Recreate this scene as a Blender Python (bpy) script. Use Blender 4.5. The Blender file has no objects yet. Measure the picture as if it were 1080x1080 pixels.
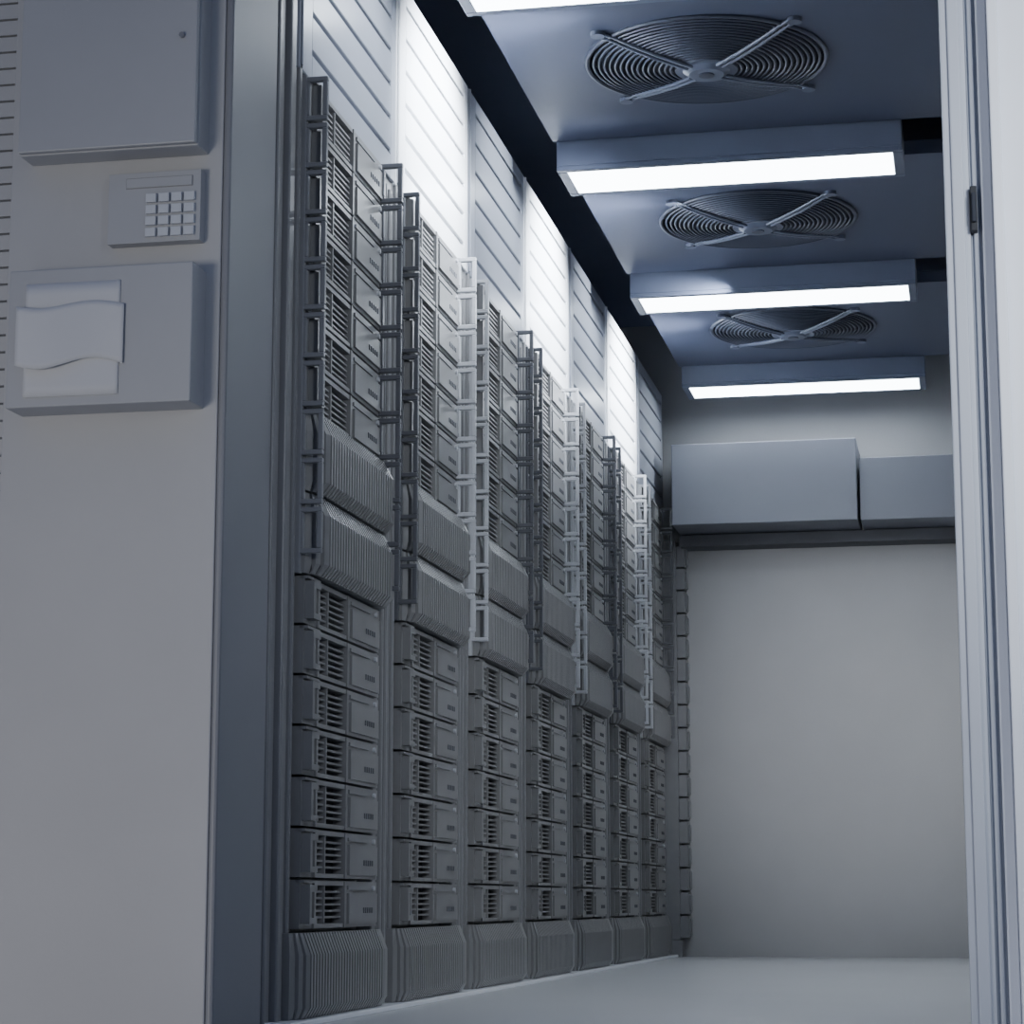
import bpy, math, random
from mathutils import Vector
random.seed(3)
D=bpy.data; S=bpy.context.scene; COL=S.collection

# ------------------------------------------------------------ materials
def mat(name,col,rough=.5,metal=0,noise=.04,scale=6,bump=.0,emit=None,spec=.5):
    m=D.materials.new(name); m.use_nodes=True
    nt=m.node_tree; b=nt.nodes['Principled BSDF']
    b.inputs['Roughness'].default_value=rough
    b.inputs['Metallic'].default_value=metal
    b.inputs['Specular IOR Level'].default_value=spec
    if emit:
        b.inputs['Emission Color'].default_value=(*emit[0],1)
        b.inputs['Emission Strength'].default_value=emit[1]
        b.inputs['Base Color'].default_value=(*col,1)
        return m
    tc=nt.nodes.new('ShaderNodeTexCoord')
    n=nt.nodes.new('ShaderNodeTexNoise'); n.inputs['Scale'].default_value=scale; n.inputs['Detail'].default_value=5
    nt.links.new(tc.outputs['Object'],n.inputs['Vector'])
    r=nt.nodes.new('ShaderNodeValToRGB')
    r.color_ramp.elements[0].position=.3; r.color_ramp.elements[1].position=.7
    r.color_ramp.elements[0].color=(*[c*(1-noise) for c in col],1)
    r.color_ramp.elements[1].color=(*[min(1,c*(1+noise)) for c in col],1)
    nt.links.new(n.outputs['Fac'],r.inputs['Fac']); nt.links.new(r.outputs['Color'],b.inputs['Base Color'])
    if bump:
        n2=nt.nodes.new('ShaderNodeTexNoise'); n2.inputs['Scale'].default_value=90; n2.inputs['Detail'].default_value=4
        nt.links.new(tc.outputs['Object'],n2.inputs['Vector'])
        bp=nt.nodes.new('ShaderNodeBump'); bp.inputs['Strength'].default_value=bump; bp.inputs['Distance'].default_value=.002
        nt.links.new(n2.outputs['Fac'],bp.inputs['Height']); nt.links.new(bp.outputs['Normal'],b.inputs['Normal'])
    return m
M_wall=mat('painted_plaster',(.44,.44,.445),.6,bump=.12,scale=3,noise=.03)
M_wallg=mat('siding_groove',(.16,.17,.20),.7)
M_ret=mat('pillar_return_shaded',(.22,.225,.245),.5,scale=3)  # shade on the pillar's aisle side, put into a darker colour
M_back=mat('painted_back_wall',(.36,.365,.375),.45,bump=.2,scale=4,noise=.03)
M_duct=mat('duct_paint',(.17,.18,.215),.5,scale=4,noise=.02)
M_floor=mat('floor_vinyl',(.58,.585,.60),.3,scale=2,noise=.02)
M_rack=mat('rack_painted_metal',(.20,.202,.21),.35,scale=8)
M_panelA=mat('header_metal_dim',(.30,.32,.37),.28,scale=8,noise=.02)  # dimly lit copy of the header metal, shade put into the colour
M_panelB=mat('header_lit_rail_white',(.88,.90,.94),.25,scale=8,noise=.02)  # brightly lit header copy, light put into the colour; also the white base rail
M_srv=mat('server_face_plastic',(.20,.20,.203),.33,scale=20)
M_rib=mat('ribbed_bezel_plastic',(.20,.20,.203),.33,scale=20)
M_ribd=mat('bezel_groove',(.05,.05,.053),.5,scale=20)
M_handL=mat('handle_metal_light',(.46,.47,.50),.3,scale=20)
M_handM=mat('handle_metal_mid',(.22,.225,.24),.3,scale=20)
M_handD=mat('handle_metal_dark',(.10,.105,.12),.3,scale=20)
M_dark=mat('dark_void',(.012,.016,.028),.7)
M_slot=mat('slot_dark',(.020,.022,.028),.7)
M_slot2=mat('slot_grey',(.09,.095,.11),.7)
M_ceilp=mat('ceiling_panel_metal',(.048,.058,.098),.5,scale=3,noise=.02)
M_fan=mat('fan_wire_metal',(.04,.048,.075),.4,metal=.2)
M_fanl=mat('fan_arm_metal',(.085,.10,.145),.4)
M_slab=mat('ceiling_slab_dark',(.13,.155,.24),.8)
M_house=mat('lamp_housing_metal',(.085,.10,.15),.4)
M_emit=mat('lamp_diffuser',(1,1,1),.5,emit=((.82,.91,1.0),14))
M_white=mat('door_white_paint',(.85,.88,.94),.35,noise=.02)
M_jamb=mat('jamb_grey_paint',(.50,.53,.59),.35,noise=.02)
M_cab=mat('cabinet_paint',(.40,.405,.42),.45,noise=.02)
M_paper=mat('paper_sheet',(.58,.585,.60),.7,noise=.02)
M_key=mat('keypad_keys',(.56,.58,.61),.4,noise=.02)

# ------------------------------------------------------------ mesh builder
class MB:
    def __init__(s): s.v=[];s.f=[];s.m=[];s.mats=[];s.sm=[]
    def mi(s,m):
        if m not in s.mats: s.mats.append(m)
        return s.mats.index(m)
    def add(s,vs,fs,m,smooth=False):
        o=len(s.v); s.v+=vs
        for f in fs: s.f.append([i+o for i in f]); s.m.append(s.mi(m)); s.sm.append(smooth)
    def box(s,x0,x1,y0,y1,z0,z1,m):
        s.add([(x0,y0,z0),(x1,y0,z0),(x1,y1,z0),(x0,y1,z0),(x0,y0,z1),(x1,y0,z1),(x1,y1,z1),(x0,y1,z1)],
              [(0,3,2,1),(4,5,6,7),(0,1,5,4),(1,2,6,5),(2,3,7,6),(3,0,4,7)],m)
    def loft_y(s,secs,m):   # secs: list of (y, profile[(x,z)])
        n=len(secs[0][1]); L=len(secs)
        vs=[(p[0],y,p[1]) for y,pr in secs for p in pr]
        fs=[list(range(n)),list(range(L*n-1,(L-1)*n-1,-1))]
        for k in range(L-1):
            for i in range(n):
                j=(i+1)%n; fs.append((k*n+i,(k+1)*n+i,(k+1)*n+j,k*n+j))
        s.add(vs,fs,m)
    def cyl(s,c,ax,r,h,m,n=24,r2=None):
        r2=r if r2 is None else r2
        ax=Vector(ax).normalized(); t=ax.orthogonal().normalized(); b=ax.cross(t); c=Vector(c)
        vs=[tuple(c+(t*math.cos(a)+b*math.sin(a))*r) for a in [2*math.pi*i/n for i in range(n)]]
        vs+=[tuple(c+ax*h+(t*math.cos(a)+b*math.sin(a))*r2) for a in [2*math.pi*i/n for i in range(n)]]
        s.add(vs,[list(range(n-1,-1,-1)),list(range(n,2*n))],m)
        s.add(vs,[(i,(i+1)%n,(i+1)%n+n,i+n) for i in range(n)],m,True)
    def tube(s,pts,r,m,closed=False,n=6):
        pts=[Vector(p) for p in pts]; L=len(pts); vs=[]
        for i,p in enumerate(pts):
            if closed: d=pts[(i+1)%L]-pts[i-1]
            else: d=pts[min(i+1,L-1)]-pts[max(i-1,0)]
            d.normalize(); up=Vector((0,0,1)) if abs(d.z)<.9 else Vector((0,1,0))
            a=d.cross(up).normalized(); b=a.cross(d)
            for k in range(n):
                t=2*math.pi*k/n; vs.append(tuple(p+(a*math.cos(t)+b*math.sin(t))*r))
        fs=[]
        for i in range(L if closed else L-1):
            j=(i+1)%L
            for k in range(n): fs.append((i*n+k,i*n+(k+1)%n,j*n+(k+1)%n,j*n+k))
        s.add(vs,fs,m,True)
        if not closed: s.add(vs,[list(range(n)),[ (L-1)*n+k for k in range(n)]],m)
    def mesh(s,name):
        me=D.meshes.new(name); me.from_pydata(s.v,[],s.f)
        for m in s.mats: me.materials.append(m)
        for p,mi,sm in zip(me.polygons,s.m,s.sm): p.material_index=mi; p.use_smooth=sm
        me.validate(); return me
    def obj(s,name,parent=None,bevel=0,loc=(0,0,0),seg=2):
        return place(s.mesh(name),name,parent,bevel,loc,seg)
def place(me,name,parent=None,bevel=0,loc=(0,0,0),seg=2):
    o=D.objects.new(name,me); COL.objects.link(o); o.location=loc
    if parent: o.parent=parent
    if bevel:
        b=o.modifiers.new('bev','BEVEL'); b.width=bevel; b.segments=seg; b.limit_method='ANGLE'
    return o

AX=-1.38   # rack front plane
ZC=2.60    # ceiling panel height
YB=10.60   # back wall
YF=4.16    # partition wall front

# ------------------------------------------------------------ room shell
m=MB(); m.box(-4,3,-2,11,-.1,0,M_floor); m.obj('floor')
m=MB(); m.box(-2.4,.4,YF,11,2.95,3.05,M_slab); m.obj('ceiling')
m=MB(); m.box(-2.4,.4,YB,YB+.15,0,2.95,M_back)
m.obj('wall_back')
m=MB(); m.box(-2.4,-2.25,YF+.3,YB,0,2.95,M_back); m.obj('wall_left')
m=MB(); m.box(.16,.3,YF+.3,YB,0,2.95,M_back); m.obj('wall_right')
# partition wall (pillar, header, right side)
m=MB()
m.box(-1.855,-1.412,YF,YF+.30,0,2.70,M_wall)
m.box(-3.6,2.4,YF,YF+.30,2.70,3.05,M_wall)
m.box(.12,2.4,YF+.04,YF+.30,0,2.70,M_wall)
m.obj('wall_front',bevel=.003)
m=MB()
m.box(-1.412,-1.396,YF+.001,YF+.30,0,2.70,M_ret)  # thin skin carrying the painted shade of the pillar side
m.obj('pillar_shade_skin',bevel=.006)
# narrow horizontal siding left of the pillar
m=MB()
m.box(-3.6,-1.855,YF+.05,YF+.3,0,2.70,M_wallg)
z=0
while z<2.69:
    m.box(-3.6,-1.855,YF+.04,YF+.08,z+.003,min(z+.033,2.7),M_wall); z+=.035
m.obj('wall_siding')

# door jamb and sliding door on the right
m=MB()
m.box(-.020,.0255,YF,YF+.30,0,2.70,M_jamb)
m.box(-.006,.016,YF-.008,YF+.01,0,2.70,M_jamb)
m.box(.0255,.046,YF+.012,YF+.28,0,2.70,M_jamb)
m.box(.031,.040,YF+.002,YF+.08,0,2.70,M_jamb)
m.box(.046,.0655,YF-.02,YF+.28,0,2.70,M_white)
m.box(.0655,.125,YF+.0,YF+.28,0,2.70,M_white)
m.obj('trim_1',bevel=.003)
dr=MB()
dr.box(.066,1.15,YF-.06,YF-.015,.01,2.5,M_white)
dr.box(.066,.085,YF-.072,YF-.06,.01,2.5,M_white)
dr.box(.30,.95,YF-.066,YF-.06,.3,2.2,M_white)
dr.obj('door_1',bevel=.004)
m=MB(); m.box(.026,.038,YF-.018,YF+.02,1.455,1.54,M_slot)
m.box(.028,.036,YF-.026,YF-.016,1.47,1.525,M_dark)
m.obj('door_latch',bevel=.002)

# rail at base of racks
m=MB(); m.box(AX-.10,AX+.045,4.47,YB,0,.012,M_panelB); m.obj('trim_2',bevel=.003)

# ------------------------------------------------------------ server rack
P=.1056; Z0=.19; ZB0=Z0+7*P; ZU0=ZB0+.355; ZT=ZU0+7*P; PITCH=.848; RH=2.585
YS0,YS1=.07,.69
f=MB()
f.box(-.72,-.045,.01,PITCH-.01,.012,RH,M_rack)
f.box(-.045,-.008,.0,.055,.012,RH,M_rack)
f.box(-.045,.000,.012,.030,.012,RH,M_rack)
f.box(-.045,-.008,.715,PITCH-.004,.012,RH,M_rack)
f.box(-.045,.004,.748,.760,.012,2.0,M_rack)
f.box(-.045,.000,.80,.82,.012,2.0,M_rack)
ME_frame=f.mesh('rack_frame')

def server(mb,z):
    t=P-.006; z+=.003
    mb.box(-.05,-.016,YS0,YS1,z,z+t,M_slot)
    # left ear with C shaped pull
    mb.box(-.05,.008,YS0,.165,z,z+t,M_srv)
    mb.box(.008,.028,.080,.096,z+.010,z+t-.010,M_srv)
    mb.box(.008,.028,.096,.136,z+t-.024,z+t-.010,M_srv)
    mb.box(.008,.028,.096,.136,z+.010,z+.022,M_srv)
    mb.box(.008,.0095,.100,.134,z+.026,z+t-.028,M_slot2)
    # grille
    mb.box(-.05,.010,.165,.415,z+t-.010,z+t,M_srv)
    mb.box(-.05,.010,.165,.415,z,z+.009,M_srv)
    mb.box(-.05,.013,.165,.178,z,z+t,M_srv)
    mb.box(-.05,.013,.404,.415,z,z+t,M_srv)
    mb.box(-.03,.008,.256,.263,z+.009,z+t-.010,M_srv)
    nb=6; h=(t-.019)/nb
    for i in range(1,nb):
        zz=z+.009+i*h
        mb.box(-.03,.004,.178,.404,zz-.0022,zz+.0022,M_srv)
    # right plate
    mb.box(-.05,.010,.42,YS1,z,z+t,M_srv)
    mb.box(.010,.016,.432,.675,z+.008,z+t-.026,M_srv)
    mb.box(.010,.014,.432,.60,z+t-.018,z+t-.010,M_rack)
    for i in range(5):
        mb.box(.016,.0175,.55+.018*i,.557+.018*i,z+.030,z+.042,M_slot2)
    mb.cyl((.010,.65,z+t-.014),(1,0,0),.006,.006,M_handL,10)
    mb.box(.0,.018,YS0,.165,z+t-.006,z+t,M_srv)

def bezel(mb,z,h,y0,y1,dep,lc=.055,rc=.02,step=.0215):
    def prof(d,s=0):
        return [(-.05,z+s),(d*.55+.004,z+s),(d,z+s+h*.13),(d,z+h*.74-s),(d*.45+.004,z+h-s),(-.05,z+h-s)]
    mb.loft_y([(y0,prof(.006)),(y0+lc,prof(dep)),(y1-rc,prof(dep)),(y1,prof(.006))],M_ribd)
    mb.loft_y([(y0-.002,prof(.011,-.001)),(y0+.016,prof(.008+dep*.32,-.001))],M_rib)
    mb.loft_y([(y1-rc-.03,prof(dep+.008,-.001)),(y1-rc,prof(dep+.008,-.001)),(y1+.002,prof(.010,-.001))],M_rib)
    def dd(y):
        return (.006+(dep-.006)*min(1,(y-y0)/lc))+.008
    y=y0+.022
    while y<y1-rc-.03:
        y2=y+step*.58
        mb.loft_y([(y,prof(dd(y),-.001)),(y2,prof(dd(y2),-.001))],M_rib); y+=step

sv=MB()
for i in range(7): server(sv,Z0+i*P)
ME_lo=sv.mesh('servers_lower')
sv=MB()
for i in range(7): server(sv,ZU0+i*P)
ME_up=sv.mesh('servers_upper')
bz=MB()
bezel(bz,ZB0+.003,.170,YS0-.005,YS1+.005,.040)
bezel(bz,ZB0+.180,.170,YS0-.005,YS1+.005,.040)
bezel(bz,.014,Z0-.020,.0,.71,.030)
ME_bz=bz.mesh('ribbed_bezels')
def ring(mb,x0,x1,y0,y1,z0,z1,t,mt):
    mb.box(x0,x1,y0,y1,z0,z0+t,mt); mb.box(x0,x1,y0,y1,z1-t,z1,mt)
    mb.box(x0,x0+t,y0,y1,z0+t,z1-t,mt); mb.box(x1-t,x1,y0,y1,z0+t,z1-t,mt)
def handles(mr,ml):
    hd=MB(); z=ZT-P
    while z>ZB0-.02:
        up=z>ZU0-.02
        ring(hd,.008,.064,.664,.678,z+.003,z+P-.004,.0115,mr)
        if up: hd.box(.008,.020,.660,.678,z+.02,z+P-.02,mr)
        z-=P
    z=ZT-P
    while z>ZB0-.02:
        ring(hd,.000,.050,.050,.064,z+.003,z+P-.004,.0105,ml)
        z-=P
    hd.box(-.02,.004,.046,.066,ZB0,ZT,ml)
    return hd.mesh('loop_handles')
ME_h=[handles(M_handD,M_handL),handles(M_handL,M_handD)]  # lit and shaded handle copies alternate; the light is in the colour
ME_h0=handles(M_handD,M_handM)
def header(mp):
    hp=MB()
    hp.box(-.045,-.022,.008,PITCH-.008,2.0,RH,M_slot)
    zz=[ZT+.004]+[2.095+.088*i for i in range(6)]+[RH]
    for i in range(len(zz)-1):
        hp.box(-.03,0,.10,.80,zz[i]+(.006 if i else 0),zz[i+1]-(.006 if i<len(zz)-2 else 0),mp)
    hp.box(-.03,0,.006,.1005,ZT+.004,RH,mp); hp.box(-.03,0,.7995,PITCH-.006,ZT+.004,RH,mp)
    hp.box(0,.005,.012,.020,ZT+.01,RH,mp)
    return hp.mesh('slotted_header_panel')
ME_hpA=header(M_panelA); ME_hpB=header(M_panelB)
for i in range(7):
    r=place(ME_frame,'server_rack',loc=(AX,4.56+PITCH*i,0),bevel=.003,seg=1)
    place(ME_lo,'servers_lower',r); place(ME_up,'servers_upper',r)
    place(ME_bz,'ribbed_bezels',r); place(ME_h[i%2] if i else ME_h0,'loop_handles',r,bevel=.0015,seg=1)
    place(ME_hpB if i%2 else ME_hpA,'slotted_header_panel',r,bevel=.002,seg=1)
# side frame between pillar and first rack
m=MB(); m.box(-2.1,AX-.012,4.462,4.50,0,2.62,M_rack); m.box(-2.1,AX+.000,4.51,4.545,0,2.62,M_rack)
m.box(AX-.05,AX-.03,4.49,4.555,0,2.62,M_slot)
m.obj('rack_end_panel',bevel=.004)

# vertical equipment strip in the far corner
m=MB()
m.box(AX-.02,-1.325,10.505,YB-.001,.075,1.90,M_handM)
z=.085
while z<1.80:
    m.box(-1.325,-1.285,10.51,YB-.001,z,z+P-.008,M_handM); m.box(-1.285,-1.278,10.53,YB-.01,z+.01,z+P-.02,M_handM); z+=P
m.box(AX-.02,-1.315,10.505,YB-.001,.0,.075,M_handM)
m.obj('equipment_rail',bevel=.003)

# ------------------------------------------------------------ ducts on back wall
m=MB(); m.box(-1.30,-.472,10.18,YB-.002,1.917,2.287,M_duct); m.obj('duct_box',bevel=.004)
m=MB(); m.box(-.460,.155,10.20,YB-.002,1.917,2.20,M_duct); m.obj('duct_box',bevel=.004)
m=MB(); m.box(-1.30,.155,10.45,YB-.001,1.86,1.912,M_slot2); m.obj('duct_shadow_strip')  # dark strip painted in as the shadow below the ducts

# ------------------------------------------------------------ ceiling panels + fans
CX,R=-.68,.335
def ceil_panel(yc):
    x0,x1=-1.235,.12; y0,y1=yc-.615,yc+.615
    mb=MB()
    ang=[2*math.pi*i/72 for i in range(72)]
    for px,py in((x0,y0),(x1,y0),(x1,y1),(x0,y1)):
        ang.append(math.atan2(py-yc,px-CX)%(2*math.pi))
    ang=sorted(set(ang)); n=len(ang); inn=[];out=[]
    for a in ang:
        c,s_=math.cos(a),math.sin(a); ts=[]
        if c>1e-9: ts.append((x1-CX)/c)
        if c<-1e-9: ts.append((x0-CX)/c)
        if s_>1e-9: ts.append((y1-yc)/s_)
        if s_<-1e-9: ts.append((y0-yc)/s_)
        t=min(ts); out.append((CX+c*t,yc+s_*t)); inn.append((CX+c*R,yc+s_*R))
    vs=[(*p,ZC) for p in inn]+[(*p,ZC) for p in out]+[(*p,ZC+.045) for p in inn]+[(*p,ZC+.045) for p in out]
    fs=[]
    for i in range(n):
        j=(i+1)%n
        fs+= [(i,j,n+j,n+i),(2*n+i,3*n+i,3*n+j,2*n+j),(n+i,n+j,3*n+j,3*n+i),(i,2*n+i,2*n+j,j)]
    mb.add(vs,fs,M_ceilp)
    for px in(x0+.06,x1-.06):
        for py in(y0+.06,y1-.06): mb.cyl((px,py,ZC+.04),(0,0,1),.012,.31,M_slab,10)
    mb.obj('ceiling_panel')
    # fan
    f=MB()
    nn=80
    f.cyl((CX,yc,ZC+.03),(0,0,1),R+.012,.16,M_dark,48)
    for k in range(5):
        a0=k*2*math.pi/5
        vs=[]
        for rr in(.07,.30):
            for da,dz in((-.38,.012),(.38,-.004)):
                a=a0+da*(1 if rr>.1 else .9)
                vs.append((CX+rr*math.cos(a),yc+rr*math.sin(a),ZC+.012+dz))
        f.add(vs,[(0,1,3,2)],M_dark)
    nr=17
    for k in range(nr):
        r=.085+(R-.085)*k/(nr-1)
        q=(r/R); z=ZC-.028+.024*q*q
        f.tube([(CX+r*math.cos(t),yc+r*math.sin(t),z) for t in [2*math.pi*i/nn for i in range(nn)]],.0045,M_fan,True,5)
    f.tube([(CX+(R+.004)*math.cos(t),yc+(R+.004)*math.sin(t),ZC-.003) for t in [2*math.pi*i/nn for i in range(nn)]],.007,M_fan,True,6)
    f.cyl((CX,yc,ZC-.022),(0,0,-1),.088,.010,M_fanl,36); f.cyl((CX,yc,ZC-.030),(0,0,-1),.070,.014,M_fanl,36,r2=.05)
    f.cyl((CX,yc,ZC-.043),(0,0,-1),.022,.004,M_fan,20)
    for k in range(4):
        a=math.radians(45+90*k)
        for off in(-.010,.010):
            pts=[]
            for i in range(9):
                r=.06+(R+.035-.06)*i/8
                q=r/R; z=ZC-.036+.030*q*q
                c,s_=math.cos(a),math.sin(a)
                pts.append((CX+r*c-off*s_,yc+r*s_+off*c,min(z,ZC-.006)))
            f.tube(pts,.006,M_fanl,False,6)
        c,s_=math.cos(a),math.sin(a)
        f.cyl((CX+(R+.045)*c,yc+(R+.045)*s_,ZC+.0),(0,0,-1),.020,.012,M_fanl,16)
    f.obj('ceiling_fan')
for i in range(-1,3): ceil_panel(6.215+1.575*i)

# ------------------------------------------------------------ lamps
for i in range(4):
    y=5.275+1.575*i; xa,xb=-1.226,-.155
    e=MB()
    e.box(xa,xb,y,y+.27,ZC-.075,ZC+.03,M_house)
    e.box(xa,xb,y,y+.024,ZC-.09,ZC-.075,M_house); e.box(xa,xb,y+.246,y+.27,ZC-.09,ZC-.075,M_house)
    e.box(xa,xa+.030,y+.024,y+.246,ZC-.09,ZC-.075,M_house); e.box(xb-.030,xb,y+.024,y+.246,ZC-.09,ZC-.075,M_house)
    e.box(xa+.2,xb-.2,y+.08,y+.19,ZC+.03,2.95,M_slab)
    o=e.obj('ceiling_lamp',bevel=.002,seg=1)
    g=MB(); g.box(xa+.030,xb-.030,y+.024,y+.246,ZC-.088,ZC-.075,M_emit); g.obj('diffuser',o)

# ------------------------------------------------------------ things on the pillar
m=MB(); m.box(-1.811,-1.441,YF-.062,YF+.002,1.70,2.16,M_cab)
m.box(-1.809,-1.443,YF-.078,YF-.064,1.702,2.158,M_cab)
m.cyl((-1.473,YF-.077,1.92),(0,-1,0),.0055,.008,M_handM,20)
m.obj('wall_cabinet',bevel=.003)
m=MB(); m.box(-1.636,-1.446,YF-.028,YF+.002,1.520,1.663,M_cab)
m.box(-1.600,-1.462,YF-.0285,YF-.027,1.630,1.652,M_rack)
m.box(-1.5985,-1.4635,YF-.0315,YF-.028,1.6315,1.6505,M_cab)
for r in range(4):
    for c in range(4):
        x=-1.556+c*.0262; z=1.530+r*.0232
        m.box(x,x+.021,YF-.036,YF-.027,z,z+.017,M_key)
m.obj('keypad',bevel=.0025)
o=MB(); o.box(-1.815,-1.440,YF-.080,YF+.002,1.188,1.462,M_cab)
box=o.obj('document_box',bevel=.003)
def sheet(name,x0,x1,yb,ztop,zbot,curl,wave):
    N=24; K=10; vs=[];fs=[]
    for j in range(K+1):
        for i in range(N+1):
            u=i/N; v=j/K
            x=x0+(x1-x0)*u
            w=-wave*math.sin(u*2*math.pi*1.0+.2)
            zt=ztop+w*.7; zb=zbot+w
            z=zb+(zt-zb)*v
            y=yb-curl*(.5+.5*math.sin(u*4.2+1.0))
            vs.append((x,y,z))
    for j in range(K):
        for i in range(N):
            a=j*(N+1)+i; fs.append((a,a+1,a+N+2,a+N+1))
    mb=MB(); mb.add(vs,fs,M_paper,True)
    ob=mb.obj(name,box)
    so=ob.modifiers.new('s','SOLIDIFY'); so.thickness=.0015
sheet('paper_back',-1.778,-1.585,YF-.0825,1.432,1.207,.001,0)
sheet('paper_front',-1.788,-1.575,YF-.086,1.385,1.268,.020,.011)

# ------------------------------------------------------------ lights / world
def area(name,loc,target,size,power,col,spread=180,sy=None):
    l=D.lights.new(name,'AREA'); l.energy=power; l.color=col; l.size=size; l.spread=math.radians(spread)
    if sy: l.shape='RECTANGLE'; l.size_y=sy
    o=D.objects.new(name,l); COL.objects.link(o); o.location=loc
    o.rotation_euler=(Vector(target)-Vector(loc)).to_track_quat('-Z','Y').to_euler()
def spot(name,loc,target,power,col,ang,blend,rad):
    l=D.lights.new(name,'SPOT'); l.energy=power; l.color=col; l.spot_size=math.radians(ang); l.spot_blend=blend; l.shadow_soft_size=rad
    o=D.objects.new(name,l); COL.objects.link(o); o.location=loc
    o.rotation_euler=(Vector(target)-Vector(loc)).to_track_quat('-Z','Y').to_euler()
area('pillar_fill',(-2.6,0,.3),(-1.7,4.2,.1),1.0,24,(1,.965,.91),100)  # unseen fill added low in front to brighten the pillar wall
area('door_fill',(1.3,1.2,1.8),(.5,4.1,1.5),.6,15,(.90,.95,1),60)  # unseen fill added to brighten the door
for i in range(7):
    yc=4.56+PITCH*(i+.5)
    spot('header_fill',(-.82,yc,2.53),(AX,yc,2.30),260 if i%2 else 50,(.85,.92,1),84,.75,.04)  # unseen spots added to brighten the header panels, stronger on every other one
spot('back_wall_fill',(-.45,6.6,1.4),(-.50,YB,1.02),190,(.95,.97,1),36,1,.2)  # unseen spot added for the glow on the back wall
w=D.worlds.new('W'); S.world=w; w.use_nodes=True; nt=w.node_tree
bg=nt.nodes['Background']; tc=nt.nodes.new('ShaderNodeTexCoord'); sp=nt.nodes.new('ShaderNodeSeparateXYZ')
rp=nt.nodes.new('ShaderNodeValToRGB')
nt.links.new(tc.outputs['Generated'],sp.inputs[0]); nt.links.new(sp.outputs['Z'],rp.inputs['Fac'])
rp.color_ramp.elements[0].position=0; rp.color_ramp.elements[0].color=(.30,.335,.40,1)
rp.color_ramp.elements[1].position=.5; rp.color_ramp.elements[1].color=(.08,.17,.48,1)
nt.links.new(rp.outputs['Color'],bg.inputs['Color']); bg.inputs['Strength'].default_value=.48

# ------------------------------------------------------------ camera
cam=D.cameras.new('cam'); cam.lens=81; cam.sensor_width=36; cam.clip_end=100
co=D.objects.new('cam',cam); COL.objects.link(co); co.location=(0,0,.25)
co.rotation_euler=(math.radians(90+9.58),0,math.radians(11.3)); S.camera=co
